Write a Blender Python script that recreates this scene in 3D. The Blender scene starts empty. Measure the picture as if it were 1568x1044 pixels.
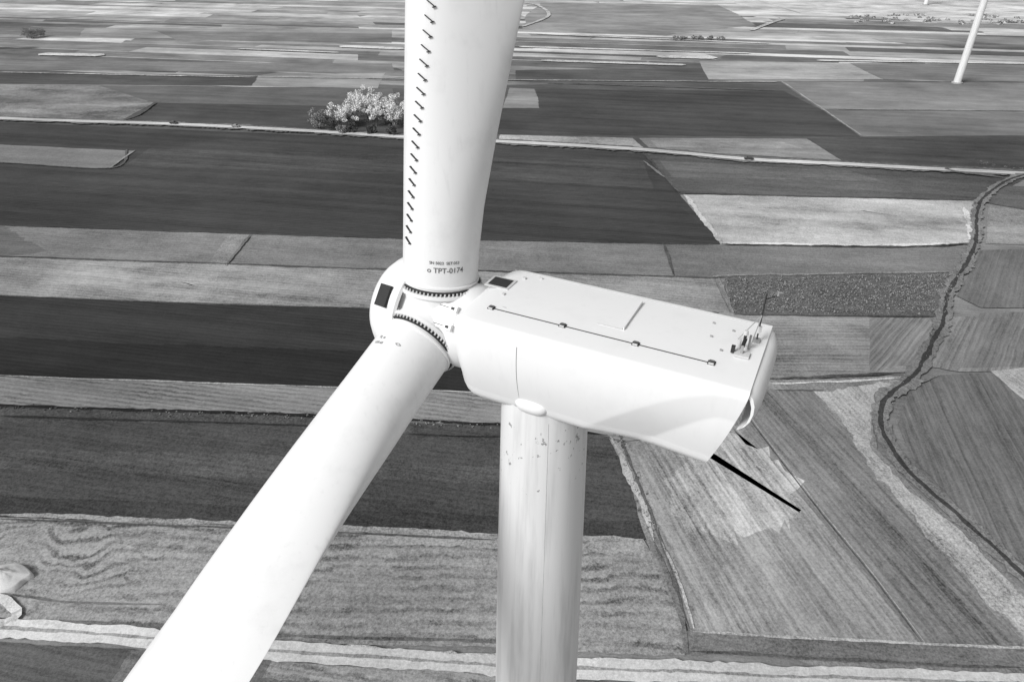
import bpy, bmesh, math, random
import numpy as np
from mathutils import Vector, Matrix, noise
random.seed(7); np.random.seed(7)
scene=bpy.context.scene
K=1.25
def lin(g):
    c=g/255.0
    return (c/12.92 if c<=.04045 else ((c+.055)/1.055)**2.4)
def alb(g): return min(lin(g)/K,0.8)

# ---------------------------------------------------------------- survey -> ground metres
CAMH=100.0; TH=math.radians(32.4); F=1045.0
cT,sT=math.cos(TH),math.sin(TH)
def G(x,y):
    """survey reading -> ground metres (plain x,y map position)"""
    a=(x-784)/F; b=(522-y)/F
    dx,dy,dz=a,cT+b*sT,-sT+b*cT
    dz=min(dz,-0.02)
    t=CAMH/-dz
    return Vector((dx*t,dy*t))

# ---------------------------------------------------------------- helpers
def new_obj(name,me,parent=None,mat=None,smooth=False):
    o=bpy.data.objects.new(name,me); scene.collection.objects.link(o)
    if parent: o.parent=parent
    if mat: me.materials.append(mat)
    if smooth:
        for p in me.polygons: p.use_smooth=True
    return o
def mesh_from(name,v,f):
    me=bpy.data.meshes.new(name); me.from_pydata([tuple(p) for p in v],[],f); me.update(); return me
def empty(name,loc=(0,0,0)):
    o=bpy.data.objects.new(name,None); o.location=loc; scene.collection.objects.link(o); return o
class MB:
    def __init__(s): s.v=[]; s.f=[]; s.m=[]
    def add(s,v,f,m=0):
        n=len(s.v); s.v+= [tuple(p) for p in v]; s.f+=[tuple(i+n for i in q) for q in f]; s.m+=[m]*len(f)
    def box(s,c,ax,ay,az,m=0):
        c=Vector(c);ax=Vector(ax);ay=Vector(ay);az=Vector(az)
        v=[c+i*ax+j*ay+k*az for i in(-1,1) for j in(-1,1) for k in(-1,1)]
        s.add(v,[(0,1,3,2),(4,6,7,5),(0,4,5,1),(2,3,7,6),(0,2,6,4),(1,5,7,3)],m)
    def cyl(s,p0,p1,r0,r1=None,n=16,m=0,cap=True):
        p0=Vector(p0);p1=Vector(p1); r1=r0 if r1 is None else r1
        d=(p1-p0).normalized(); a=d.orthogonal().normalized(); b=d.cross(a)
        v=[]
        for p,r in((p0,r0),(p1,r1)):
            for i in range(n):
                t=2*math.pi*i/n; v.append(p+a*math.cos(t)*r+b*math.sin(t)*r)
        f=[(i,(i+1)%n,n+(i+1)%n,n+i) for i in range(n)]
        if cap: f+=[tuple(range(n))[::-1],tuple(range(n,2*n))]
        s.add(v,f,m)
    def rev(s,o,d,prof,n=48,m=0):
        o=Vector(o); d=Vector(d).normalized(); a=d.orthogonal().normalized(); b=d.cross(a); v=[];f=[]
        for z,r in prof:
            for i in range(n):
                t=2*math.pi*i/n; v.append(o+d*z+(a*math.cos(t)+b*math.sin(t))*max(r,1e-3))
        for k in range(len(prof)-1):
            for i in range(n):
                f.append((k*n+i,k*n+(i+1)%n,(k+1)*n+(i+1)%n,(k+1)*n+i))
        s.add(v,f,m)
    def obj(s,name,parent,mats,smooth=False,auto=None):
        me=mesh_from(name,s.v,s.f)
        for m in mats: me.materials.append(m)
        me.polygons.foreach_set('material_index',s.m)
        o=new_obj(name,me,parent)
        bm=bmesh.new(); bm.from_mesh(me); bmesh.ops.recalc_face_normals(bm,faces=bm.faces); bm.to_mesh(me); bm.free()
        if smooth:
            for p in me.polygons: p.use_smooth=True
            if auto: me.set_sharp_from_angle(angle=math.radians(auto))
        return o

# ---------------------------------------------------------------- node helper
class NT:
    def __init__(s,mat):
        mat.use_nodes=True; s.t=mat.node_tree; s.t.nodes.clear()
    def n(s,ty,**k):
        x=s.t.nodes.new(ty)
        for a,b in k.items(): setattr(x,a,b)
        return x
    def put(s,sock,v):
        if isinstance(v,bpy.types.NodeSocket): s.t.links.new(v,sock)
        else: sock.default_value=v
    def m(s,op,a,b=0.0,c=None,clamp=False):
        x=s.n('ShaderNodeMath',operation=op,use_clamp=clamp); s.put(x.inputs[0],a); s.put(x.inputs[1],b)
        if c is not None: s.put(x.inputs[2],c)
        return x.outputs[0]
    def v(s,op,a,b=None):
        x=s.n('ShaderNodeVectorMath',operation=op); s.put(x.inputs[0],a)
        if b is not None: s.put(x.inputs[1],b)
        return x.outputs['Value'] if op in('DOT_PRODUCT','LENGTH') else x.outputs['Vector']
    def comb(s,x,y,z):
        c=s.n('ShaderNodeCombineXYZ'); s.put(c.inputs[0],x); s.put(c.inputs[1],y); s.put(c.inputs[2],z); return c.outputs[0]
    def noise(s,vec,scale,detail=3,rough=.55):
        x=s.n('ShaderNodeTexNoise'); s.put(x.inputs['Vector'],vec); x.inputs['Scale'].default_value=scale
        x.inputs['Detail'].default_value=detail; x.inputs['Roughness'].default_value=rough; return x.outputs['Fac']
    def ramp(s,v,a,b,c=0.,d=1.):
        x=s.n('ShaderNodeMapRange',interpolation_type='SMOOTHSTEP'); s.put(x.inputs[0],v)
        for i,q in enumerate((a,b,c,d)): s.put(x.inputs[i+1],q)
        return x.outputs[0]
    def out(s,val,rough=.9,spec=.1):
        b=s.n('ShaderNodeBsdfPrincipled'); o=s.n('ShaderNodeOutputMaterial')
        s.put(b.inputs['Base Color'],val); s.put(b.inputs['Roughness'],rough); b.inputs['Specular IOR Level'].default_value=spec
        s.t.links.new(b.outputs[0],o.inputs[0])

def field_mat():
    mt=bpy.data.materials.new('crop_land'); N=NT(mt)
    def at(nm,o):
        a=N.n('ShaderNodeAttribute',attribute_name=nm); return a.outputs[o]
    tone=at('tone','Fac'); rd=at('rowdir','Vector'); par=at('par','Vector'); par2=at('par2','Vector')
    p=N.n('ShaderNodeSeparateXYZ'); N.put(p.inputs[0],par); fine,patch,grain=p.outputs
    q=N.n('ShaderNodeSeparateXYZ'); N.put(q.inputs[0],par2); bold,spac,dist=q.outputs
    pos=N.n('ShaderNodeNewGeometry').outputs['Position']
    perp=N.v('CROSS_PRODUCT',(0,0,1),rd)
    s_=N.v('DOT_PRODUCT',pos,rd); r0=N.v('DOT_PRODUCT',pos,perp)
    low=N.noise(pos,.035,3,.5)
    wob=N.m('SUBTRACT',low,.5)
    r_=N.m('ADD',r0,N.m('MULTIPLY',wob,1.2))
    n1=N.noise(N.comb(N.m('MULTIPLY',s_,.10),N.m('MULTIPLY',r_,2.1),0.),1.,4,.7)
    n2=N.noise(N.comb(N.m('MULTIPLY',s_,.008),N.m('MULTIPLY',r_,.22),3.3),1.,4)
    n1=N.m('SUBTRACT',n1,.5); n2=N.m('SUBTRACT',n2,.5)
    rows=N.m('SINE',N.m('MULTIPLY',r_,2*math.pi/1.5))
    fr=N.m('FRACT',N.m('DIVIDE',r_,12.0))
    tl=N.m('ADD',N.m('COMPARE',fr,.42,.018),N.m('COMPARE',fr,.56,.015))
    a=N.m('ADD',N.m('MULTIPLY',n1,3.0),N.m('MULTIPLY',n2,2.6))
    a=N.m('ADD',a,N.m('MULTIPLY',rows,.26))
    a=N.m('SUBTRACT',a,N.m('MULTIPLY',tl,.6))
    a=N.m('MULTIPLY',a,fine)
    pn=N.noise(N.comb(N.m('MULTIPLY',s_,.5),r_,0.),.05,6,.68)
    pn=N.m('MULTIPLY',N.m('MULTIPLY',N.m('SUBTRACT',pn,.5),5.),patch)
    g1=N.noise(pos,2.0,5,.85); g2=N.noise(pos,.3,5,.8)
    gn=N.m('MULTIPLY',N.m('ADD',N.m('MULTIPLY',N.m('SUBTRACT',g1,.5),15.),N.m('MULTIPLY',N.m('SUBTRACT',g2,.5),4.5)),grain)
    dn=N.m('ADD',N.m('MULTIPLY',wob,dist),N.m('MULTIPLY',N.m('SUBTRACT',g2,.5),3.2))
    bs=N.m('SINE',N.m('DIVIDE',N.m('MULTIPLY',N.m('ADD',r0,dn),2*math.pi),spac))
    bm_=N.ramp(N.noise(pos,.07,4,.65),.36,.66,.1,1.)
    bs=N.m('MULTIPLY',N.m('MULTIPLY',N.ramp(bs,-1.,.3,-1.,.2),bold),bm_)
    tot=N.m('ADD',N.m('ADD',N.m('ADD',a,pn),N.m('ADD',gn,bs)),1.)
    soil=N.m('MULTIPLY',N.m('SUBTRACT',N.noise(pos,.011,5,.6),.5),1.5)
    tot=N.m('MULTIPLY',tot,N.m('ADD',soil,1.))
    tot=N.m('MAXIMUM',tot,.22)
    val=N.m('MINIMUM',N.m('MULTIPLY',tone,tot),.78)
    N.out(val,.95,.05)
    return mt
FM=field_mat()

D0=(G(1568,268)-G(0,182)).normalized()
class Land:
    def __init__(s): s.v=[];s.f=[];s.a=[]
    def poly(s,pts,tone,rd,par,par2,z):
        n=len(s.v); s.v+=[(p[0],p[1],z) for p in pts]
        f=list(range(n,n+len(pts)))
        A=sum(pts[i][0]*pts[(i+1)%len(pts)][1]-pts[(i+1)%len(pts)][0]*pts[i][1] for i in range(len(pts)))
        if A<0: f=f[::-1]
        s.f.append(tuple(f)); s.a.append((tone,(rd[0],rd[1],0),par,par2))
    def build(s,name,parent=None):
        me=mesh_from(name,s.v,s.f); me.materials.append(FM)
        t=me.attributes.new('tone','FLOAT','FACE'); t.data.foreach_set('value',[a[0] for a in s.a])
        for i,nm in enumerate(('rowdir','par','par2')):
            t=me.attributes.new(nm,'FLOAT_VECTOR','FACE'); t.data.foreach_set('vector',[c for a in s.a for c in a[i+1]])
        return new_obj(name,me,parent)
def dens(pts,closed,amp,seed=0.):
    out=[]; n=len(pts)
    for i in range(n if closed else n-1):
        a,b=pts[i],pts[(i+1)%n]; L=(b-a).length; k=max(1,min(260,int(L/1.5)))
        for j in range(k): out.append(a.lerp(b,j/k))
    if not closed: out.append(pts[-1])
    res=[]
    for p in out:
        w=noise.noise_vector(Vector((p.x*.05+seed,p.y*.05,seed)))+noise.noise_vector(Vector((p.x*.7,p.y*.7,seed)))*.5
        res.append(Vector((p.x+w.x*amp,p.y+w.y*amp)))
    return res
land=Land(); ZS=.006; KN=[0]
def field(px,g,row=None,par=(.25,.1,.12),par2=(0,6,0),amp=.6):
    KN[0]+=1
    pts=dens([G(*p) for p in px],True,amp)
    rd=D0 if row is None else (G(*row[1])-G(*row[0])).normalized()
    land.poly(pts,alb(g),rd,par,par2,.04+KN[0]*ZS)
def catmull(pts,st=1.5):
    out=[]
    for i in range(len(pts)-1):
        p0=pts[max(i-1,0)];p1=pts[i];p2=pts[i+1];p3=pts[min(i+2,len(pts)-1)]
        k=max(2,min(150,int((p2-p1).length/st)))
        for j in range(k):
            t=j/k
            out.append(.5*((2*p1)+(p2-p0)*t+(2*p0-5*p1+4*p2-p3)*t*t+(3*p1-p0-3*p2+p3)*t**3))
    out.append(pts[-1]); return out
def strip(px,w,g,par=(.1,.2,.2),amp=.3,target=None,vary=.4):
    L=target or land
    KN[0]+=1
    pts=catmull([G(*p) for p in px],1.2)
    z=.04+KN[0]*ZS; Lf=[];Rt=[];kk=KN[0]; n=len(pts)
    for i,p in enumerate(pts):
        d=(pts[min(i+1,n-1)]-pts[max(i-1,0)]).normalized(); nrm=Vector((-d.y,d.x))
        def wv(o): return w*.5*max(.06,1+vary*2*(noise.noise(Vector((p.x*.15,p.y*.15,kk+o)))+.8*noise.noise(Vector((p.x*.8,p.y*.8,kk+o)))))
        e=min(1,.15+i/6,.15+(n-1-i)/6)
        o=nrm*amp*noise.noise(Vector((p.x*.05,p.y*.05,3)))
        Lf.append(p+nrm*wv(0)*e+o); Rt.append(p-nrm*wv(9)*e+o)
    for i in range(n-1):
        L.poly([Rt[i],Rt[i+1],Lf[i+1],Lf[i]],alb(g),(pts[i+1]-pts[i]).normalized(),par,(0,6,0),z)

# ---- far patchwork
e1=D0; e2=Vector((-e1.y,e1.x))
far=Land(); rr=random.Random(3); pc=0
row=430.
while row<6000:
    wd=rr.uniform(8,24)*(1+max(0,row-900)/900)
    x=-4500-rr.uniform(0,200)
    if row<1500: x=-1500-rr.uniform(0,100)
    xm=4500 if row>=1500 else 1700
    base=rr.choice([118,132,146,158])+min(64,max(0,(row-480)/6))  # tone rises with distance, haze put into the field colour
    while x<xm:
        pc+=1
        ln=rr.choice([60,110,180,260,380])*(1+max(0,row-900)/1200)*rr.uniform(.7,1.2)
        g=min(234,max(100,base+rr.gauss(0,20)))
        if rr.random()<.12: g=228
        if rr.random()<.10: g=114
        sk=rr.uniform(-10,10); zz=.008+.004*(pc%5)
        a=e1*x+e2*row; b=e1*(x+ln)+e2*row; c=e1*(x+ln+sk)+e2*(row+wd); d=e1*(x+sk)+e2*(row+wd)
        far.poly(dens([a,b,c,d],True,.8),alb(g),e1,(.25,.35,.06),(0,6,0),zz)
        if rr.random()<.6:
            far.poly([a,b,b+e2*1.3,a+e2*1.3],alb(rr.choice([120,208,204])),e1,(.1,.3,.1),(0,6,0),.03+.002*(pc%3))
        x+=ln
    row+=wd

# ---- upper area, farthest tones lifted as haze painted into the ground
UP=(.28,.2,.06)
field([(-600,120),(0,130),(600,135),(800,130),(1200,125),(1568,125),(2000,130),(2000,300),(1568,275),(0,345),(-600,330)],104,par=UP)
field([(-300,40),(600,46),(600,62),(-300,55)],162,par=UP)
field([(830,5),(1100,8),(1160,40),(1000,52),(800,45),(805,25)],158,par=(.2,.25,.05),amp=3)
field([(1120,-6),(1300,-8),(1700,-8),(1700,30),(1420,36),(1330,24),(1200,20),(1130,8)],216,par=(.1,.5,.1),amp=5)
field([(1190,45),(1568,70),(1700,80),(1700,62),(1300,50)],150,par=UP)
field([(0,40),(130,44),(120,56),(-50,52)],138,amp=2,par=UP)
field([(240,48),(600,52),(600,66),(270,62)],138,par=UP)
field([(-200,92),(600,98),(605,112),(-200,106)],140,par=UP)
field([(-100,108),(395,117),(385,132),(-100,128)],98,par=UP)
field([(398,117),(590,112),(578,136),(385,132)],168,par=UP)
field([(160,132),(600,136),(615,165),(240,158),(130,150)],118,par=UP)
field([(-300,128),(150,131),(235,158),(185,186),(-300,172)],138,par=(.2,.5,.3))
field([(20,160),(220,160),(150,178),(0,172)],150,par=(.2,.5,.3),amp=4)
field([(240,158),(640,166),(640,212),(480,201),(195,187)],90,par=UP)
field([(790,108),(1075,105),(1085,123),(1190,127),(790,124)],100,par=UP)
field([(1070,94),(1300,97),(1350,122),(1085,122)],182,par=(.25,.3,.1))
field([(1300,97),(1700,100),(1700,128),(1352,122)],140,par=UP)
field([(780,135),(818,137),(828,166),(770,166)],150,par=UP)
field([(820,137),(1200,140),(1260,170),(1320,210),(760,206),(765,167),(826,166)],86,par=(.35,.1,.07))
field([(1195,126),(1700,128),(1700,172),(1258,169)],142,par=(.2,.25,.06))
field([(1260,170),(1700,172),(1700,207),(1318,210)],132,par=UP)
field([(1235,212),(1700,208),(1700,272),(1568,264),(1290,248)],92,par=(.35,.18,.1))
field([(765,207),(968,212),(990,229),(762,218)],178,par=(.2,.3,.2))
field([(978,212),(1235,213),(1288,246),(1000,230)],150,par=(.2,.3,.12))
field([(1000,216),(1200,218),(1230,228),(1010,226)],165,par=(.2,.4,.12),amp=2)
# ---- upper dark band
BIG=(.38,.1,.08)
field([(-600,168),(0,188),(480,208),(765,222),(985,236),(1040,297),(1105,375),(760,369),(300,357),(0,346),(-600,325)],80,par=BIG)
field([(230,228),(620,238),(985,247),(1000,290),(620,268),(190,255)],88,par=(.55,.1,.12))
field([(-600,205),(0,222),(207,232),(168,259),(0,250),(-600,232)],138,par=(.15,.15,.12))
field([(-600,300),(0,292),(620,306),(1045,320),(1105,375),(760,369),(300,357),(0,346),(-600,325)],76,par=(.38,.05,.06))
field([(990,236),(1568,275),(1540,290),(1500,310),(1042,297)],102,par=(.35,.2,.15))
field([(1010,247),(1300,262),(1350,278),(1030,272)],114,par=(.35,.2,.15))
field([(1047,299),(1150,299),(1492,309),(1486,374),(1380,378),(1104,375)],194,par=(.2,.3,.15))
field([(1120,318),(1300,322),(1470,335),(1470,350),(1300,352),(1140,340)],184,par=(.25,.4,.14),amp=5)
field([(1512,315),(1700,345),(1700,378),(1510,374)],158,par=(.2,.4,.2))
field([(1520,285),(1700,290),(1700,345),(1512,312)],112,par=(.2,.2,.15))
# ---- strips left-middle
field([(-600,322),(0,346),(300,357),(620,367),(760,369),(1015,374),(1100,426),(760,417),(620,415),(300,404),(0,394),(-600,370)],138,par=(.22,.28,.14))
field([(-600,325),(0,347),(75,385),(0,393),(-600,368)],120,amp=3)
field([(350,360),(385,361),(350,409),(320,404)],150,par=(.1,.4,.2))
field([(1015,374),(1104,377),(1485,380),(1475,418),(1100,426),(1030,424)],130,par=(.2,.2,.15))
field([(-600,370),(0,394),(300,404),(620,415),(760,417),(1092,427),(1118,480),(760,485),(565,474),(300,466),(0,453),(-600,428)],160,par=(.34,.42,.15))
field([(50,412),(250,414),(300,440),(60,436)],166,par=(.34,.5,.14),amp=4)
# ---- black fallow
field([(-600,428),(0,454),(300,466),(565,474),(1115,482),(1120,600),(780,604),(400,591),(0,577),(-600,552)],68,par=(.3,.1,.07))
field([(-600,500),(0,520),(400,534),(780,545),(1120,548),(1120,600),(780,604),(400,591),(0,577),(-600,552)],57,par=(.3,.1,.07),amp=1.5)
field([(-600,552),(0,577),(400,591),(780,604),(1100,606),(1100,668),(960,674),(780,653),(470,638),(0,622),(-600,596)],150,par=(.28,.12,.09),par2=(.35,1.5,.5))
field([(-600,596),(0,622),(470,638),(640,648),(780,653),(930,668),(965,730),(990,828),(760,823),(560,812),(300,801),(0,793),(-600,770)],86,par=(.28,.12,.2))
field([(-600,602),(0,626),(470,642),(640,652),(640,664),(470,656),(0,648),(-600,625)],92,par=(.15,.3,.28),amp=1.2)
field([(-600,680),(0,690),(480,700),(770,716),(770,742),(480,735),(0,720),(-600,700)],96,par=(.3,.12,.22),amp=1.2)
field([(-600,745),(0,762),(300,772),(560,785),(985,800),(990,828),(760,823),(560,812),(300,801),(0,793),(-600,770)],74,par=(.22,.12,.24))
# ---- contour grassland bottom-left
W2=((0,800),(760,826))
field([(-700,765),(0,794),(300,802),(560,813),(760,824),(985,829),(1005,860),(1038,930),(1050,1005),(880,998),(500,985),(230,968),(0,945),(-700,930)],156,row=W2,par=(.2,.2,.2),par2=(.52,2.6,10))
field([(500,870),(765,880),(765,945),(520,935)],150,row=W2,par=(.2,.2,.2),par2=(.4,2.2,8),amp=4)
field([(560,818),(980,832),(985,850),(760,845),(540,838)],172,row=W2,par=(.1,.3,.2),amp=2)
field([(-300,800),(40,800),(160,806),(205,850),(190,905),(90,935),(0,925),(-300,880)],160,row=W2,par=(.1,.2,.2),par2=(.6,2.6,36),amp=4)
# ---- right-hand side
field([(1100,480),(1435,486),(1412,552),(1385,574),(1180,582),(1090,600)],160,row=((1150,510),(1420,512)),par=(.4,.35,.13))
field([(1330,487),(1432,487),(1408,556),(1330,572)],148,row=((1420,490),(1350,575)),par=(.5,.2,.1))
field([(1108,428),(1130,424),(1472,418),(1445,487),(1125,483)],112,par=(.1,.25,.25))
field([(1500,385),(1800,375),(1800,476),(1500,472),(1465,455)],124,row=((1530,390),(1505,465)),par=(.25,.15,.12))
field([(1452,487),(1800,475),(1800,565),(1468,572),(1416,562)],150,row=((1490,490),(1450,570)),par=(.4,.2,.12))
field([(1500,480),(1800,476),(1800,560),(1470,566)],134,row=((1490,490),(1450,570)),par=(.35,.15,.12))
RW=((1115,650),(1380,990))
field([(930,672),(965,680),(1090,640),(1180,584),(1392,576),(1350,600),(1335,650),(1345,690),(1400,750),(1480,815),(1568,905),(1800,1090),(1800,1150),(1060,975),(1015,900),(990,830),(965,740)],150,row=RW,par=(.25,.3,.18))
field([(1090,640),(1180,600),(1240,600),(1290,660),(1350,740),(1440,850),(1568,985),(1410,990),(1250,790),(1120,640)],140,row=RW,par=(.36,.25,.14),par2=(.25,2.6,1))
field([(975,700),(1120,645),(1260,800),(1405,985),(1068,970),(1005,840)],160,row=RW,par=(.4,.4,.15),par2=(.2,2.2,1))
field([(1040,690),(1130,650),(1190,720),(1250,800),(1190,825),(1080,800)],186,row=RW,par=(.42,.6,.15),par2=(.2,2.2,1),amp=8)
field([(1245,600),(1385,580),(1345,605),(1333,650),(1340,690),(1400,756),(1480,822),(1568,915),(1700,1030),(1640,1050),(1450,850),(1340,725),(1290,655)],188,row=((1340,690),(1480,850)),par=(.25,.32,.2),amp=2.5)
field([(1388,600),(1440,577),(1520,572),(1800,700),(1800,1080),(1568,868),(1475,785),(1400,705),(1372,650)],130,row=((1480,590),(1568,760)),par=(.35,.2,.11),par2=(.2,3,12))
field([(1515,571),(1800,540),(1800,690),(1568,615)],184,row=((1515,571),(1568,610)),par=(.25,.3,.2))
field([(1040,968),(1300,980),(1800,1000),(1800,1060),(1568,1026),(1050,1004)],130,par=(.2,.3,.2))
field([(-700,955),(0,984),(400,1009),(900,1044),(1568,1062),(2200,1085),(2200,1800),(-700,1800)],120,par=(.25,.25,.17),par2=(.3,2.2,2))
field([(-700,955),(0,984),(205,996),(170,1050),(60,1200),(-700,1300)],98,par=(.35,.2,.15))
field([(415,1014),(765,1032),(765,1060),(400,1040)],160,par=(.3,.2,.16),par2=(.6,2.0,1))

# ---- border lines
DK=(.08,.5,.25)
for px,w,g in [
 ([(-600,322),(0,346),(620,367),(760,369),(1100,376)],.8,80),
 ([(-600,370),(0,394),(300,404),(620,415),(760,417),(1095,427)],.9,96),
 ([(-600,428),(0,454),(300,466),(565,474)],.6,98),
 ([(-600,596),(0,622),(470,638),(780,653),(930,668)],.9,48),
 ([(-600,552),(0,577),(400,591),(780,604)],.4,186),
 ([(0,791),(300,800),(560,812),(760,823),(985,829)],1.1,172),
 ([(0,798),(300,807),(560,819),(760,829)],.45,100),
 ([(1050,300),(1078,340),(1106,375)],1.8,208),
 ([(1048,298),(1490,308)],1.1,88),([(1106,376),(1380,380),(1486,375)],1.0,74),
 ([(1106,374),(1380,377),(1484,372)],1.5,220),
 ([(1476,320),(1484,345),(1484,372)],2.0,215),
 ([(1258,168),(1700,172)],1.1,172),([(1197,126),(1262,170),(1320,210)],1.1,165),
 ([(985,248),(1020,275)],1.4,135),([(935,670),(960,720),(985,780),(1000,830)],1.4,172),
 ([(950,672),(975,735),(1000,800),(1028,880),(1055,965)],.6,96),
 ([(1000,832),(1025,890),(1046,960),(1052,1003)],.9,120),([(1012,832),(1040,890),(1062,965)],.7,188),
 ([(1135,628),(1250,780),(1330,880),(1412,988)],.3,95),([(1139,628),(1254,780),(1334,880),(1416,988)],.2,180),
 ([(1060,970),(1300,982),(1568,996),(1700,1004)],.5,188),
 ([(1050,1000),(1568,1026)],.5,100),
 ([(1180,583),(1390,573)],1.0,92),([(1178,590),(1300,586),(1385,580)],1.0,205),
 ([(1185,600),(1260,600)],.6,100),
 ([(1100,427),(1128,424),(1475,418)],1.0,155),([(1100,428),(1122,482)],1.4,150),
 ([(1122,484),(1440,488)],.7,88),
 ([(195,230),(170,259),(0,251),(-300,240)],.9,102),([(207,232),(168,259)],1.1,158),
 ([(1015,374),(1032,424)],.9,104),
 ([(385,361),(345,409)],.9,112),
 ([(0,112),(390,120)],2.0,205),([(395,119),(800,124),(1190,127)],1.8,184),
 ([(795,73),(1150,83)],4.5,230),([(820,53),(1180,68)],5,226),([(520,72),(620,76)],10,232),
 ([(365,76),(520,82)],4.5,205),([(828,94),(1050,101)],7,212),([(1005,88),(1098,90)],11,236),
 ([(1250,94),(1700,101)],5,230),([(60,84),(160,86)],11,208),([(830,128),(1190,140)],1.5,110),
 ([(1150,48),(1175,38),(1200,30)],5,205),([(800,42),(840,25),(825,10),(800,5)],4,200),
 ([(-200,75),(60,74)],3,115),([(0,182),(180,186),(240,158)],1.5,98),
 ([(985,236),(1040,297)],1.1,102),
 ([(1372,612),(1385,600),(1400,590),(1440,577)],1.0,150),
 ([(0,640),(480,655)],.5,62),([(620,668),(770,672)],.5,62),
 ([(0,912),(100,925),(250,930)],.4,112),([(80,955),(250,963),(430,977),(760,985),(880,993)],.5,110),
 ([(400,991),(620,1002),(765,1010),(1000,1020)],1.0,215),
 ]:
    strip(px,w,g,par=DK,vary=.45 if w<2.5 else .1)
base=Land(); base.poly([Vector(p) for p in((-9000,-3000),(9000,-3000),(9000,14000),(-9000,14000))],alb(150),D0,(.2,.3,.1),(0,6,0),0.)
gr=base.build('ground'); far.build('far_fields',gr); land.build('near_fields',gr)

rd1=Land(); rpx=[(-600,148),(-300,166),(0,183),(265,192),(480,203),(620,212),(770,219),(980,231),(1146,246),(1300,254),(1568,268),(1900,284)]
strip(rpx,8.5,124,target=rd1,vary=.25); strip(rpx,4.,226,par=(.05,.1,.05),target=rd1,vary=.06); ROADZ=.04+KN[0]*ZS
strip(rpx,.5,170,par=(.05,.1,.1),target=rd1)
rd1.build('country_road')
rd2=Land(); tp=[(-700,928),(-200,953),(0,966),(110,971),(230,981),(420,1000),(620,1013),(780,1022),(1000,1031),(1200,1039),(1568,1050),(1900,1064)]
strip(tp,3.5,214,par=(.1,.18,.1),target=rd2,vary=.12); strip(tp,.5,160,par=(.1,.2,.2),target=rd2,vary=.6)
strip([(-200,958),(-40,962),(10,958),(30,946),(22,930),(-20,915),(-200,905)],1.6,205,par=(.1,.3,.15),target=rd2,vary=.1)
rd2.build('dirt_track')
dt=Land(); dpx=[(1575,268),(1540,280),(1503,308),(1494,340),(1493,375),(1470,420),(1450,455),(1440,500),(1412,555),(1392,583),(1358,612),(1346,640),(1352,670),(1400,735),(1480,805),(1568,885),(1750,1040)]
strip(dpx,4.,138,par=(.1,.4,.25),target=dt,vary=.35); strip(dpx,1.1,76,par=(.1,.3,.2),target=dt,vary=.5)
strip([(1500,258),(1450,262),(1540,275)],2.0,125,target=dt)
dt.build('drainage_ditch')

# ---------------------------------------------------------------- materials
def paint(name,a,rough=.45,dirt=.03):
    mt=bpy.data.materials.new(name); N=NT(mt)
    pos=N.n('ShaderNodeNewGeometry').outputs['Position']
    n=N.noise(pos,.9,5,.6); n2=N.noise(N.v('MULTIPLY',pos,(3.,3.,.5)),1.5,4,.6)
    v=N.m('SUBTRACT',a,N.m('MULTIPLY',N.ramp(n,.5,.75),dirt)); v=N.m('SUBTRACT',v,N.m('MULTIPLY',N.ramp(n2,.55,.8),dirt))
    N.out(v,rough,.35); return mt
def flat(name,a,rough=.6):
    mt=bpy.data.materials.new(name); N=NT(mt)
    pos=N.n('ShaderNodeNewGeometry').outputs['Position']
    N.out(N.m('MULTIPLY',N.m('ADD',.75,N.m('MULTIPLY',N.noise(pos,6.,4),.5)),a),rough,.3); return mt
WHITE=paint('white_gelcoat',.77,.4,.03); BLADEW=paint('blade_gelcoat',.74,.4,.06)
DARK=flat('dark_rubber',.03); GREY=flat('grey_metal',.3,.4); LGREY=flat('pale_metal',.55,.4); SEAM=flat('panel_joint',.12)
def tower_mat():
    mt=bpy.data.materials.new('tower_paint'); N=NT(mt)
    g=N.n('ShaderNodeNewGeometry').outputs['Position']
    n=N.noise(g,3.4,6,.65); st=N.noise(N.v('MULTIPLY',g,(4.5,4.5,1.4)),1.,5,.7)
    big=N.noise(g,.35,2)
    zz=N.n('ShaderNodeSeparateXYZ'); N.put(zz.inputs[0],g)
    top=N.ramp(zz.outputs[2],79.,86.,.0,1.)
    thr=N.m('SUBTRACT',.81,N.m('MULTIPLY',top,.115)); thr=N.m('SUBTRACT',thr,N.m('MULTIPLY',N.m('SUBTRACT',big,.5),.2))
    spot=N.ramp(N.m('SUBTRACT',N.m('ADD',N.m('MULTIPLY',n,.55),N.m('MULTIPLY',st,.55)),thr),-.055,-.03)
    smear=N.ramp(N.noise(N.v('MULTIPLY',g,(2.,2.,.12)),1.2,4,.6),.42,.72)
    v=N.m('SUBTRACT',.74,N.m('MULTIPLY',smear,.16)); v=N.m('MULTIPLY',v,N.m('SUBTRACT',1.,N.m('MULTIPLY',spot,.6)))
    N.out(v,.45,.35); return mt
TOWER=tower_mat()

# ---------------------------------------------------------------- wind turbine
PSI=math.radians(26.5); TAU=math.radians(4)
BASE=Vector((1.08,17.9,0))
Rr=Vector((math.cos(PSI),-math.sin(PSI),0)); S=Vector((-math.sin(PSI),-math.cos(PSI),0)); Z=Vector((0,0,1))
TOPZ=89.72
P0=Vector((-.68,19.15,TOPZ))-BASE
def NP(u,s,z): return P0+Rr*u+S*s+Z*z
tb=empty('wind_turbine',BASE)
m=MB(); prof=[(0,2.35),(30,2.2),(60,2.0),(70.5,1.82),(73,1.77),(80,1.6),(86.9,1.42)]
pp=[]
for i in range(len(prof)-1):
    for j in range(6):
        t=j/6; pp.append((prof[i][0]*(1-t)+prof[i+1][0]*t,prof[i][1]*(1-t)+prof[i+1][1]*t))
pp.append(prof[-1]); m.rev((0,0,0),Z,pp,96)
m.obj('tower',tb,[TOWER],True)
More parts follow.
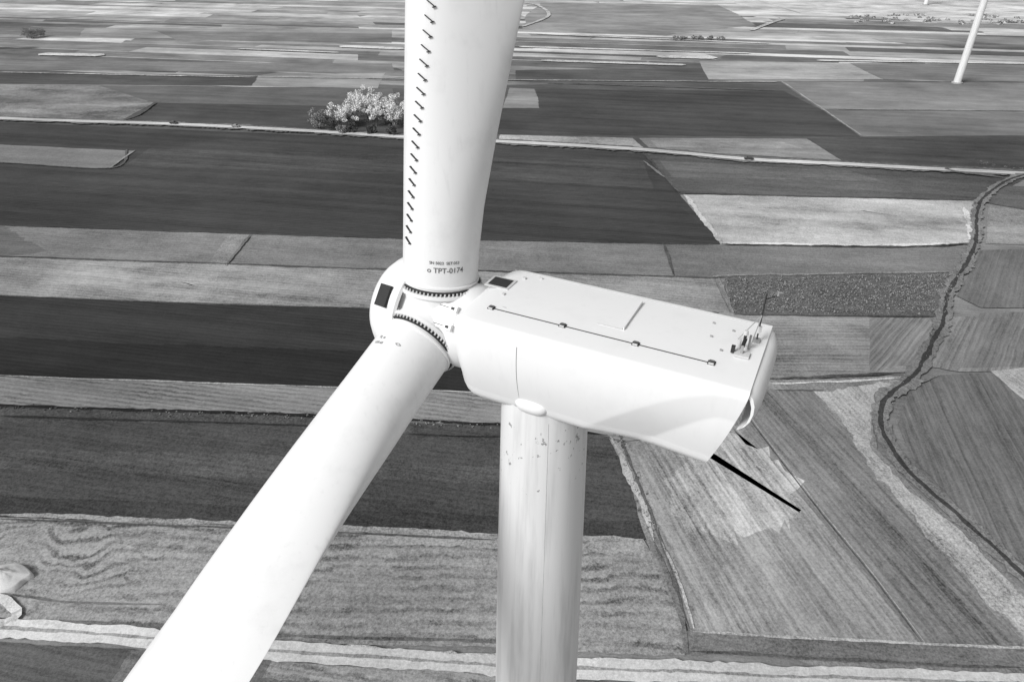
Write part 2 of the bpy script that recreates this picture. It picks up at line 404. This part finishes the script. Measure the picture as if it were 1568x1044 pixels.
m=MB()
def tr(z): return float(np.interp(z,[p[0] for p in prof],[p[1] for p in prof]))
for z in (22,44,64): m.rev((0,0,0),Z,[(z-.05,tr(z)-.01),(z-.04,tr(z)+.012),(z+.04,tr(z)+.012),(z+.05,tr(z)-.01)],96,1)
ang=math.radians(-88)
for k in range(60,87,3):
    k2=min(k+3,86.5)
    a=Vector((math.cos(ang)*tr(k),math.sin(ang)*tr(k),k)); b=Vector((math.cos(ang)*tr(k2),math.sin(ang)*tr(k2),k2))
    m.cyl(a,b,.010,n=6,m=1)
m.obj('tower_weld_seams',tb,[DARK,LGREY],True,40)
m=MB(); m.rev((0,0,0),Z,[(-.2,3.4),(.9,3.4),(1.,3.2),(1.,2.3)],48); m.obj('foundation',tb,[flat('concrete',.35)],False)

U=[-.42,-.40,-.34,-.22,-.05,.15,.4]+[float(x) for x in np.arange(.7,8.31,.06)]+[8.36]
HT=3.17; NSD=50
def section(u):
    k=0.
    if u<.4: k=((.4-u)/.82)**2.6
    w=1.9-.42*k; zt=-.28*k; zb=-HT+.35*k
    rt=.15+.2*k; rb=.55; pts=[]
    def corner(cx,cz,r,a0,a1,n=7):
        for i in range(n):
            a=a0+(a1-a0)*i/(n-1); pts.append((cx+r*math.cos(a),cz+r*math.sin(a)))
    for i in range(8): pts.append((-w+rt+(2*w-2*rt)*i/8, zt+.05*math.sin(math.pi*i/8)))
    corner(w-rt,zt-rt,rt,math.pi/2,0)
    za=zt-rt; zc=zb+rb; wb=w-.2
    for i in range(1,NSD):
        t=i/NSD; pts.append((w+(wb-w)*t**1.5+.13*math.sin(math.pi*t), za+(zc-za)*t))
    corner(wb-rb,zb+rb,rb,0,-math.pi/2)
    for i in range(1,8): pts.append((wb-rb-(2*wb-2*rb)*i/8, zb))
    corner(-wb+rb,zb+rb,rb,-math.pi/2,-math.pi)
    for i in range(1,NSD):
        t=1-i/NSD; pts.append((-(w+(wb-w)*t**1.5+.13*math.sin(math.pi*t)), za+(zc-za)*t))
    corner(-w+rt,zt-rt,rt,math.pi,math.pi/2)
    out=[]
    for s,z in pts:
        uu=u
        if u>5.5: uu=u-.85*((u-5.5)/2.86)*max(0,(-z-.1)/HT)**1.2
        if z<-.2 and uu>2.6:
            zc2=-.25-.30*max(0,7.9-uu)**1.6
            zd2=-1.0-.80*max(0,7.75-uu)**1.29
            ze=max(z,zd2)
            d=max(0,min(1,(zc2-ze)/1.5))
            sg=1 if s>0 else -1
            s=s-sg*.24*d*min(1,(abs(s)/1.2))
        out.append((uu,s,z))
    return out
secs=[section(u) for u in U]; npt=len(secs[0]); v=[];f=[]
for sc in secs: v+=[NP(*p) for p in sc]
for i in range(len(secs)-1):
    for j in range(npt): f.append((i*npt+j,i*npt+(j+1)%npt,(i+1)*npt+(j+1)%npt,(i+1)*npt+j))
f.append(tuple(range(npt)))
last=secs[-1]; n0=len(v); cz=-HT/2
ins=[(u,s*.93,cz+(z-cz)*.93) for u,s,z in last]; rec=[(u-.25,s,z) for u,s,z in ins]
v+=[NP(*p) for p in ins]+[NP(*p) for p in rec]; b0=(len(secs)-1)*npt
for j in range(npt):
    k=(j+1)%npt
    f.append((b0+j,b0+k,n0+k,n0+j)); f.append((n0+j,n0+k,n0+npt+k,n0+npt+j))
f.append(tuple(range(n0+npt,n0+2*npt)))
m=MB(); m.add(v,f); m.obj('nacelle_housing',tb,[WHITE],True,32)
m=MB(); v=[];f=[]
arc=[(8.2,-.02),(8.40,-.04),(8.56,-.16),(8.66,-.38),(8.68,-.62),(8.62,-.88),(8.48,-1.08),(8.34,-1.18)]
ns=14
for si in range(ns+1):
    s=-1.74+3.54*si/ns; e=abs(2*si/ns-1); q=e**6*.22
    for (u,z) in arc: v.append(NP(u-q*(u-8.2)*1.2,s,z-q*.2))
    for (u,z) in reversed(arc): v.append(NP(u-.07-q*(u-8.2)*1.2,s,z-.06-q*.2))
na=len(arc)*2
for si in range(ns):
    for j in range(na): f.append((si*na+j,si*na+(j+1)%na,(si+1)*na+(j+1)%na,(si+1)*na+j))
f+= [tuple(range(na)),tuple(range(ns*na,(ns+1)*na))]
m.add(v,f); m.obj('rear_hood',tb,[WHITE],True,50)
m=MB()
def zt(s): return .05*math.cos(s/1.74*math.pi/2)
def nb(u,s,z,du,ds,dz,mi): m.box(NP(u,s,z),Rr*du,S*ds,Z*dz,mi)
nb(3.85,1.0,zt(1)+.006,3.35,.014,.008,3)
nb(4.1,-1.66,zt(1.66)+.004,4.05,.01,.006,2)
for u in (.56,2.9,5.1,7.2):
    nb(u,1.0,zt(1)+.015,.10,.085,.018,3); nb(u,.94,zt(1)+.035,.07,.03,.02,0)
    nb(u,1.07,zt(1)+.035,.07,.02,.02,2)
nb(4.56,-.42,zt(0)+.04,.02,.88,.05,1); nb(4.535,-.42,zt(0)+.02,.008,.88,.025,0); nb(4.16,.45,zt(.45)+.006,.4,.012,.012,2)
nb(.08,-.56,zt(.6)+.012,.42,.35,.02,2); nb(.08,-.56,zt(.6)+.03,.33,.27,.012,3)
nb(.62,-1.2,zt(1.2)+.03,.05,.04,.03,2); nb(1.1,-1.45,zt(1.45)+.03,.06,.03,.02,2); nb(.52,.1,zt(0)+.03,.04,.05,.02,2); nb(.9,.8,.03,.06,.02,.02,2)
for u,s in ((6.9,-.3),(7.3,.3),(6.8,-1.1),(7.4,-.9)): nb(u,s,zt(s)+.02,.035,.025,.025,4)
nb(7.85,.3,zt(.3)+.05,.20,.14,.03,2); nb(7.83,.30,.22,.035,.035,.16,4); nb(7.83,.12,.36,.05,.2,.025,3); nb(7.6,.3,.2,.05,.05,.1,3)
m.cyl(NP(7.83,.12,.36),NP(7.83,.12,.62),.04,n=12,m=3); m.cyl(NP(7.83,.12,.62),NP(7.83,.12,.74),.07,.05,n=12,m=2)
m.cyl(NP(7.95,-.1,.05),NP(7.95,-.1,.5),.03,n=10,m=4); m.cyl(NP(7.7,.0,.05),NP(7.7,.0,.35),.05,n=10,m=2)
m.cyl(NP(8.08,-.62,.03),NP(8.08,-.62,1.55),.022,n=8,m=3); m.cyl(NP(8.08,-.62,.9),NP(8.0,-.05,.25),.014,n=6,m=4); m.cyl(NP(8.08,-.62,.9),NP(7.6,-.5,.06),.014,n=6,m=4)
m.cyl(NP(8.08,-.62,1.4),NP(8.35,-.85,1.45),.014,n=6,m=3); m.cyl(NP(8.35,-.85,1.45),NP(8.35,-.85,1.57),.04,.02,n=8,m=4)
m.cyl(NP(8.08,-.62,.55),NP(8.08,-.9,.58),.012,n=6,m=4); nb(8.08,-.62,.08,.09,.09,.05,4); nb(8.1,-.6,.45,.05,.05,.10,2)
for a in range(3):
    t=a*2.094; m.cyl(NP(8.35,-.85,1.55),NP(8.35+.1*math.cos(t),-.85+.1*math.sin(t),1.55),.01,n=5,m=4)
m.obj('nacelle_fittings',tb,[SEAM,WHITE,LGREY,DARK,GREY])
def side(u,z):
    sc=section(u); c=[p for p in sc if p[1]>.8]
    c.sort(key=lambda p:abs(p[2]-z)); return c[0][1]
m=MB()
zs=[-.45-1.95*i/20 for i in range(21)]
for a,b in zip(zs[:-1],zs[1:]): m.cyl(NP(1.88,side(1.88,a)-.004,a),NP(1.88,side(1.88,b)-.004,b),.012,n=6,m=0,cap=False)
m.obj('side_joint',tb,[SEAM])
m=MB(); v=[];f=[]
cen=NP(2.25,1.60,-2.66); nu,nv=24,14
for i in range(nu+1):
    t=-1+2*i/nu
    rad=max(0,1-abs(t)**2.8)**.5*.33
    for j in range(nv):
        a=2*math.pi*j/nv; v.append(cen+Rr*(t*.56)+S*(math.cos(a)*rad*.85)+Z*(math.sin(a)*rad*.9))
for i in range(nu):
    for j in range(nv): f.append((i*nv+j,i*nv+(j+1)%nv,(i+1)*nv+(j+1)%nv,(i+1)*nv+j))
m.add(v,f); m.obj('side_blister',tb,[WHITE],True)

# hub + rotor
A=(-Rr*math.cos(TAU)+Z*math.sin(TAU)).normalized()
H=S.copy(); Uv=A.cross(H).normalized()
if Uv.z<0: Uv=-Uv
HUB=P0+(-Rr)*2.0+Z*(-1.40)
m=MB()
m.rev(HUB,A,[(-2.0,1.15),(-1.62,1.2)],64,1)
m.rev(HUB,A,[(-1.6,1.2),(-1.58,1.36),(-1.45,1.43),(-1.1,1.45),(-.5,1.42),(0,1.38),(.6,1.34),(1.0,1.25),(1.3,1.0),(1.5,0)],64,0)
m.obj('hub_casing',tb,[WHITE,DARK],True,40)
m=MB(); nose=[(.75,1.76),(1.0,1.82),(1.3,1.78),(1.6,1.64),(1.85,1.40),(2.05,1.05),(2.17,.6),(2.22,0)]
m.rev(HUB,A,nose,72,0); m.rev(HUB,A,[(a-.07,max(0,r-.09)) for a,r in nose],72,1)
m.rev(HUB,A,[(.75,1.76),(.68,1.67)],72,0)
m.obj('spinner_nose',tb,[WHITE,DARK],True,40)

CH=[(0,2.46),(1.0,2.46),(2.5,2.54),(4.5,2.78),(7,3.12),(9.5,3.48),(12,3.68),(15,3.5),(22,2.6),(32,1.8),(42,1.15),(45,.8),(46.3,.25)]
THk=[(0,1.0),(1,1.0),(3,.93),(5,.80),(7.5,.62),(10,.47),(13,.38),(20,.28),(32,.2),(46.3,.16)]
LEo=[(0,1.23),(9,1.19),(14,1.12),(22,.88),(46.3,.12)]
def I(tab,r): return float(np.interp(r,[a for a,b in tab],[b for a,b in tab]))
def sm(a,b,x):
    t=max(0,min(1,(x-a)/(b-a))); return t*t*(3-2*t)
def secpt(r,t):
    C=I(CH,r); T=I(THk,r)*C; lo=I(LEo,r); b=sm(1.2,9.5,r)
    xc=-C/2*math.cos(t); yc=T/2*math.sin(t)
    xp=(1-math.cos(t))/2
    yt=5*(.2969*math.sqrt(max(xp,0))-.126*xp-.3516*xp**2+.2843*xp**3-.1036*xp**4)*T
    ya=yt*(1 if math.sin(t)>=0 else -1)
    return (xc+C/2-lo, yc*(1-b)+ya*b)
def blade(phi,name,beta,cone,marks=0):
    d=Uv*math.cos(phi)+H*math.sin(phi); n=-Uv*math.sin(phi)+H*math.cos(phi)
    a2=A.copy(); d=(d*math.cos(cone)+a2*math.sin(cone)).normalized(); c0=-(a2-d*a2.dot(d)).normalized(); n=(n-d*n.dot(d)-c0*n.dot(c0)).normalized()
    O=HUB+d*1.42
    def W(r,t,off=0):
        tw=beta+math.radians(-9)*sm(4,30,r)
        c=c0*math.cos(tw)+n*math.sin(tw); nn=n*math.cos(tw)-c0*math.sin(tw)
        x,y=secpt(r,t)
        return O+d*r+c*x+nn*(y+off)
    mb=MB(); rs=list(np.arange(0,16,.4))+list(np.arange(16,46,1.5))+[46,46.3]; nt=64; v=[];f=[]
    for r in rs:
        for j in range(nt): v.append(W(float(r),2*math.pi*j/nt))
    for i in range(len(rs)-1):
        for j in range(nt): f.append((i*nt+j,i*nt+(j+1)%nt,(i+1)*nt+(j+1)%nt,(i+1)*nt+j))
    f.append(tuple(range((len(rs)-1)*nt,len(rs)*nt)))
    mb.add(v,f); mb.obj(name,tb,[BLADEW],True)
    mb=MB()
    mb.rev(HUB,d,[(.6,1.30),(1.08,1.32),(1.10,1.40),(1.22,1.40),(1.23,1.29)],72,0)
    mb.rev(HUB,d,[(1.23,1.32),(1.34,1.32),(1.34,1.22)],72,1)
    mb.rev(HUB,d,[(1.34,1.25),(1.40,1.25),(1.41,1.28),(1.47,1.28),(1.48,1.21)],72,2)
    aa=d.orthogonal().normalized(); bb=d.cross(aa)
    for i in range(64):
        t=2*math.pi*i/64; e=aa*math.cos(t)+bb*math.sin(t)
        mb.cyl(HUB+d*1.22+e*1.355,HUB+d*1.31+e*1.355,.030,n=6,m=3)
    mb.obj(name+'_root_bearing',tb,[WHITE,DARK,WHITE,LGREY],True,40)
    mb=MB(); r=1.4
    while r<24:
        xp=min(.34,.10+.019*r); t=math.acos(1-2*xp)
        p=W(r,t); q=W(r,t+.25); p2=W(r+.3,t)
        tc=(q-p).normalized(); td=(p2-p).normalized(); nn=td.cross(tc).normalized()
        if nn.dot(n)<0: nn=-nn
        for g,o1,ln in((math.radians(-32),0,.15),(math.radians(20),.16,.05)):
            ax=tc*math.cos(g)+td*math.sin(g); ay=nn.cross(ax)
            mb.box(p+nn*.02+tc*(.1+o1*.6)-td*o1*.5,ax*ln,ay*.012,nn*.045,0)
        r+=.37
    mb.obj(name+'_vortex_fins',tb,[DARK])
    def text(s,size,th0,r0,nm,sg=1):
        cu=bpy.data.curves.new(nm,'FONT'); cu.body=s; cu.size=size; cu.align_x='CENTER'; cu.offset=.002
        to=bpy.data.objects.new(nm,cu); scene.collection.objects.link(to)
        dg=bpy.context.evaluated_depsgraph_get(); me=bpy.data.meshes.new_from_object(to.evaluated_get(dg))
        bpy.data.objects.remove(to); bpy.data.curves.remove(cu)
        bm=bmesh.new(); bm.from_mesh(me); bmesh.ops.triangulate(bm,faces=bm.faces)
        bmesh.ops.subdivide_edges(bm,edges=[e for e in bm.edges if e.calc_length()>.06],cuts=2); bmesh.ops.triangulate(bm,faces=bm.faces)
        for vv in bm.verts:
            th=th0+vv.co.x/1.23; rr_=r0+sg*vv.co.y
            e=c0*math.sin(th)+n*math.cos(th)*sg
            vv.co=O+d*rr_+e*1.242*(I(CH,rr_)/2.46)
        bm.to_mesh(me); bm.free(); new_obj(nm,me,tb,SEAM)
    if marks==1:
        text('o TPT-0174',.24,math.radians(38),.56,'serial_marking')
        text('SN 5023  SET:053',.13,math.radians(36),.84,'set_marking')
    if marks==2:
        text('TL o',.15,math.radians(-25),.75,'serial_marking',-1); text('1035-65',.12,math.radians(-25),.96,'set_marking',-1)
        text('<>',.18,math.radians(8),.85,'lift_marking',-1)
PH=math.radians(-7.5); BETA=math.radians(-18); CONE=math.radians(3.0)
blade(PH,'blade_a',BETA,CONE,1)
blade(PH+math.radians(120),'blade_b',BETA,CONE,2)
blade(PH+math.radians(240),'blade_c',BETA,CONE)
m=MB()
mid=PH+math.radians(60); e=(Uv*math.cos(mid)+H*math.sin(mid)); tt=A.cross(e).normalized()
m.box(HUB+A*-.12+e*1.40,A*1.15,tt*.40,e*.06,0)
for k in(-1,1):
    m.box(HUB+A*-.1+e*1.467+tt*.30*k,A*1.05,tt*.010,e*.01,1)
    m.box(HUB+A*-1.15+e*1.5+tt*.30*k,A*.14,tt*.10,e*.08,0); m.box(HUB+A*-1.15+e*1.59+tt*.30*k,A*.05,tt*.04,e*.02,1)
    m.box(HUB+A*.80+e*1.49+tt*.28*k,A*.10,tt*.07,e*.05,0); m.box(HUB+A*.80+e*1.55+tt*.28*k,A*.04,tt*.03,e*.02,1)
ew=(e*.93+A*.37).normalized(); cw=HUB+A*1.24+e*1.735
m.box(cw+e*.02,(A*.93-e*.37)*.27,tt*.36,ew*.05,1)  # dark plate on the nose, its colour stands for the shade inside the opening
m.obj('hub_covers_and_opening',tb,[WHITE,DARK])

def dup(loc,rot):
    o=empty('wind_turbine',loc); o.rotation_euler=(0,0,rot)
    for c in list(tb.children):
        k=bpy.data.objects.new(c.name,c.data); scene.collection.objects.link(k); k.parent=o
g=G(1465,128); dup((g.x,g.y,0),math.radians(20))
g=G(1417,8); dup((g.x,g.y,0),math.radians(10))

# ---------------------------------------------------------------- vegetation
def leafmat(name,a):
    mt=bpy.data.materials.new(name); N=NT(mt)
    rnd=N.n('ShaderNodeNewGeometry').outputs['Random Per Island']
    N.out(N.m('MULTIPLY',N.m('ADD',.5,N.m('MULTIPLY',rnd,1.)),a),.8,.1); return mt
LEAFD=leafmat('dark_foliage',.10); LEAFL=leafmat('pale_blossom',.78); LEAFM=leafmat('mid_foliage',.28); BARK=flat('bark',.1)
def quads(cent,size):
    n=len(cent); a=np.random.normal(size=(n,3)); a/=np.linalg.norm(a,axis=1)[:,None]
    b=np.cross(a,np.random.normal(size=(n,3))); b/=np.linalg.norm(b,axis=1)[:,None]
    s=(size*np.random.uniform(.6,1.3,n))[:,None]
    return np.stack([cent-a*s-b*s*.6,cent+a*s-b*s*.6,cent+a*s+b*s*.6,cent-a*s+b*s*.6],1).reshape(-1,3)
class Veg:
    def __init__(s): s.p=[];s.m=[];s.mb=MB()
    def clump(s,c,r,n,size,mat,flat_=.8):
        d=np.random.normal(size=(n,3)); d/=np.linalg.norm(d,axis=1)[:,None]
        rad=r*np.random.uniform(.35,1.,n)**.6
        s.p.append(quads(np.array(c)+d*rad[:,None]*np.array([1,1,flat_]),size)); s.m.append(np.full(n,mat))
    def tree(s,x,y,h,w,mat,dens_=1.):
        b=Vector((x,y,0)); lean=Vector((random.uniform(-.4,.4),random.uniform(-.4,.4),h*.55))
        s.mb.cyl(b,b+lean,.035*h,.015*h,8,3)
        for k in range(6):
            an=k*1.05+random.random(); tip=b+lean+Vector((math.cos(an)*w*.33,math.sin(an)*w*.33,random.uniform(.05,.3)*h))
            s.mb.cyl(b+lean*random.uniform(.5,1),tip,.014*h,.005*h,5,3)
        for k in range(int(22*dens_)):
            an=random.uniform(0,6.28); rr=w*.46*math.sqrt(random.random()); fz=random.random(); zz=h*(.2+.74*fz*(1-(rr/(w*.5))**2*.6))
            mm=mat
            if mat==1 and fz<.35: mm=random.choice([0,2,2])
            s.clump((x+rr*math.cos(an),y+rr*math.sin(an),zz),w*random.uniform(.11,.2),90 if mm==1 else 60,.24,mm)
    def build(s,name,mats):
        V=np.concatenate(s.p); n0=len(s.mb.v); nq=len(V)//4
        me=bpy.data.meshes.new(name)
        vv=list(s.mb.v)+V.tolist(); ff=list(s.mb.f)+(np.arange(nq*4).reshape(-1,4)+n0).tolist()
        me.from_pydata(vv,[],ff)
        for m_ in mats: me.materials.append(m_)
        me.polygons.foreach_set('material_index',list(s.mb.m)+[int(i) for i in np.concatenate(s.m)])
        me.update(); return new_obj(name,me)
MATS=[LEAFD,LEAFL,LEAFM,BARK]
vg=Veg()
for (px,py,h,mt) in [(490,196,10,2),(505,199,9,0),(520,190,14,1),(535,194,13,1),(548,188,16,1),(562,180,19,1),(577,192,13,1),(590,188,16,1),(603,194,13,1),(618,190,15,1),(635,195,12,1),(650,196,9,0),
    (487,190,11,2),(540,202,6,0),(570,204,6,0),(600,206,6,0),(625,207,6,0),(523,203,6,2),(552,176,16,1),(580,178,16,1),(610,180,15,1),(640,184,12,2)]:
    g=G(px,py+2); vg.tree(g.x,g.y,h,h*.85,mt)
vg.build('grove_of_trees',MATS)
vg=Veg(); g=G(42,58)
for k in range(4): vg.tree(g.x+random.uniform(-12,12),g.y+random.uniform(-6,6),9,9,2)
g=G(1075,62)
for k in range(12): vg.tree(g.x+k*3.8-25+random.uniform(-2,2),g.y+random.uniform(-3,3),4,5,2,.5)
vg.build('distant_trees',MATS)
PALE=leafmat('hazy_scrub',.34)
vg=Veg()
for k in range(60):
    px=random.uniform(1300,1568); py=random.uniform(24,38); g=G(px,py)
    vg.clump((g.x,g.y,.6),random.uniform(2,4),20,1.0,0,.3)
vg.build('distant_scrub',[PALE,LEAFL,LEAFM,BARK])
vg=Veg()
poly=[G(*p) for p in[(1108,430),(1470,421),(1445,484),(1125,480)]]
def inside(p):
    c=False;n=len(poly)
    for i in range(n):
        a,b=poly[i],poly[(i+1)%n]
        if (a.y>p.y)!=(b.y>p.y) and p.x<(b.x-a.x)*(p.y-a.y)/(b.y-a.y)+a.x: c=not c
    return c
xs=[p.x for p in poly];ys=[p.y for p in poly];k=0
SCR=leafmat('scrub_foliage',.22)
while k<1400:
    p=Vector((random.uniform(min(xs),max(xs)),random.uniform(min(ys),max(ys))))
    if inside(p):
        r=random.uniform(.3,1.1); vg.clump((p.x,p.y,r*.4+.2),r,16,.16,0,.9); k+=1
vg.build('scrub_bushes',[SCR,LEAFL,LEAFM,BARK])
vg=Veg()
pts=catmull([G(*p) for p in dpx],1.5)
for p in pts:
    for q in range(2):
        o=Vector((random.gauss(0,.6),random.gauss(0,.6))); r=random.uniform(.12,.4)
        vg.clump((p.x+o.x,p.y+o.y,r*.4+.5),r,9,.10,random.choice([0,2,2]),.7)
def along(px,n,sp,r0,r1,mats):
    P=catmull([G(*p) for p in px])
    for k in range(n):
        p=random.choice(P); r=random.uniform(r0,r1)
        vg.clump((p.x+random.gauss(0,sp),p.y+random.gauss(0,sp),r*.4+.4),r,14,.1,random.choice(mats),.6)
along([(0,625),(470,641),(780,656)],110,.7,.12,.35,[0,2,2])
along([(945,672),(970,735),(1000,810)],60,.8,.2,.45,[0,2,2])
along([(1490,250),(1568,262)],30,1.5,.6,1.4,[0,2])
vg.build('hedgerow',MATS)

# ---------------------------------------------------------------- gravel heap
c=G(10,890); v=[];f=[];nr,na=16,44
for i in range(nr+1):
    r=i/nr
    for j in range(na):
        a=2*math.pi*j/na; x=math.cos(a)*r*4.2;y=math.sin(a)*r*3.2
        z=2.2*(1-r)**1.1*(1-.2*r)+(.6*noise.noise(Vector((x*.7,y*.7,1)))+.25*noise.noise(Vector((x*2.5,y*2.5,1))))*(1-r)
        v.append((c.x+x*(1+.3*noise.noise(Vector((math.cos(a)*2,math.sin(a)*2,2)))),c.y+y,z+.3+KN[0]*ZS if r<1 else .05))
for i in range(nr):
    for j in range(na): f.append((i*na+j,i*na+(j+1)%na,(i+1)*na+(j+1)%na,(i+1)*na+j))
m=MB(); m.add(v,f); m.obj('gravel_heap',None,[flat('pale_gravel',.62,.95)],True)

# ---------------------------------------------------------------- cars
def car(px,py,heading,body):
    g=G(px,py); m=MB()
    prof=[(-2.1,.35),(-2.15,.75),(-1.95,.95),(-1.6,1.0),(-1.15,1.42),(.35,1.45),(1.0,1.0),(1.9,.88),(2.15,.65),(2.15,.35)]
    wv=.85; v=[]
    for s in(-1,1):
        for x,z in prof:
            v.append((x,s*(wv if z<1.1 else .68),z))
    n=len(prof); f=[tuple(range(n)),tuple(range(n,2*n))[::-1]]+[(i,(i+1)%n,n+(i+1)%n,n+i) for i in range(n)]
    m.add(v,f,0)
    for s in(-1,1):
        m.add([(-1.35,s*.79,1.06),(.78,s*.79,1.06),(.28,s*.7,1.37),(-1.05,s*.7,1.37)],[(0,1,2,3)],1)
    m.add([(.98,-.72,1.04),(.98,.72,1.04),(.42,.62,1.43),(.42,-.62,1.43)],[(0,1,2,3)],1)
    for x in(-1.3,1.35):
        for s in(-1,1): m.cyl((x,s*.72,.33),(x,s*.9,.33),.33,n=16,m=1)
    o=m.obj('car',None,[body,DARK]); o.location=(g.x,g.y,ROADZ+.02); o.rotation_euler=(0,0,heading)
hd=math.atan2(D0.y,D0.x)
BD=flat('dark_car_paint',.06,.3); BG=flat('grey_car_paint',.25,.3)
car(267,192,hd,BD); car(362,197,hd,BG); car(1146,247,hd+math.pi,BD)

# ---------------------------------------------------------------- camera, light, world
cam=bpy.data.cameras.new('camera'); co=bpy.data.objects.new('camera',cam); scene.collection.objects.link(co)
cam.sensor_width=36; cam.lens=36*F/1568; cam.clip_end=30000; cam.clip_start=.1
co.location=(0,0,CAMH); co.rotation_euler=(math.pi/2-TH,0,0); scene.camera=co
to=Vector((-.62,-.50,.72)).normalized()
sl=bpy.data.lights.new('sun','SUN'); sl.energy=3.2; sl.angle=math.radians(20); sl.color=(1,1,1)
so=bpy.data.objects.new('sun',sl); scene.collection.objects.link(so); so.rotation_euler=to.to_track_quat('Z','Y').to_euler(); so.location=(0,0,200)
w=bpy.data.worlds.new('World'); scene.world=w; w.use_nodes=True; t=w.node_tree; bg=t.nodes['Background']
sky=t.nodes.new('ShaderNodeTexSky'); sky.sky_type='NISHITA'; sky.sun_disc=False; sky.sun_elevation=math.asin(to.z); sky.sun_rotation=math.atan2(to.x,to.y)
bw=t.nodes.new('ShaderNodeRGBToBW'); t.links.new(sky.outputs[0],bw.inputs[0]); t.links.new(bw.outputs[0],bg.inputs[0]); bg.inputs[1].default_value=.15
scene.view_settings.view_transform='Standard'; scene.view_settings.look='None'; scene.view_settings.exposure=0
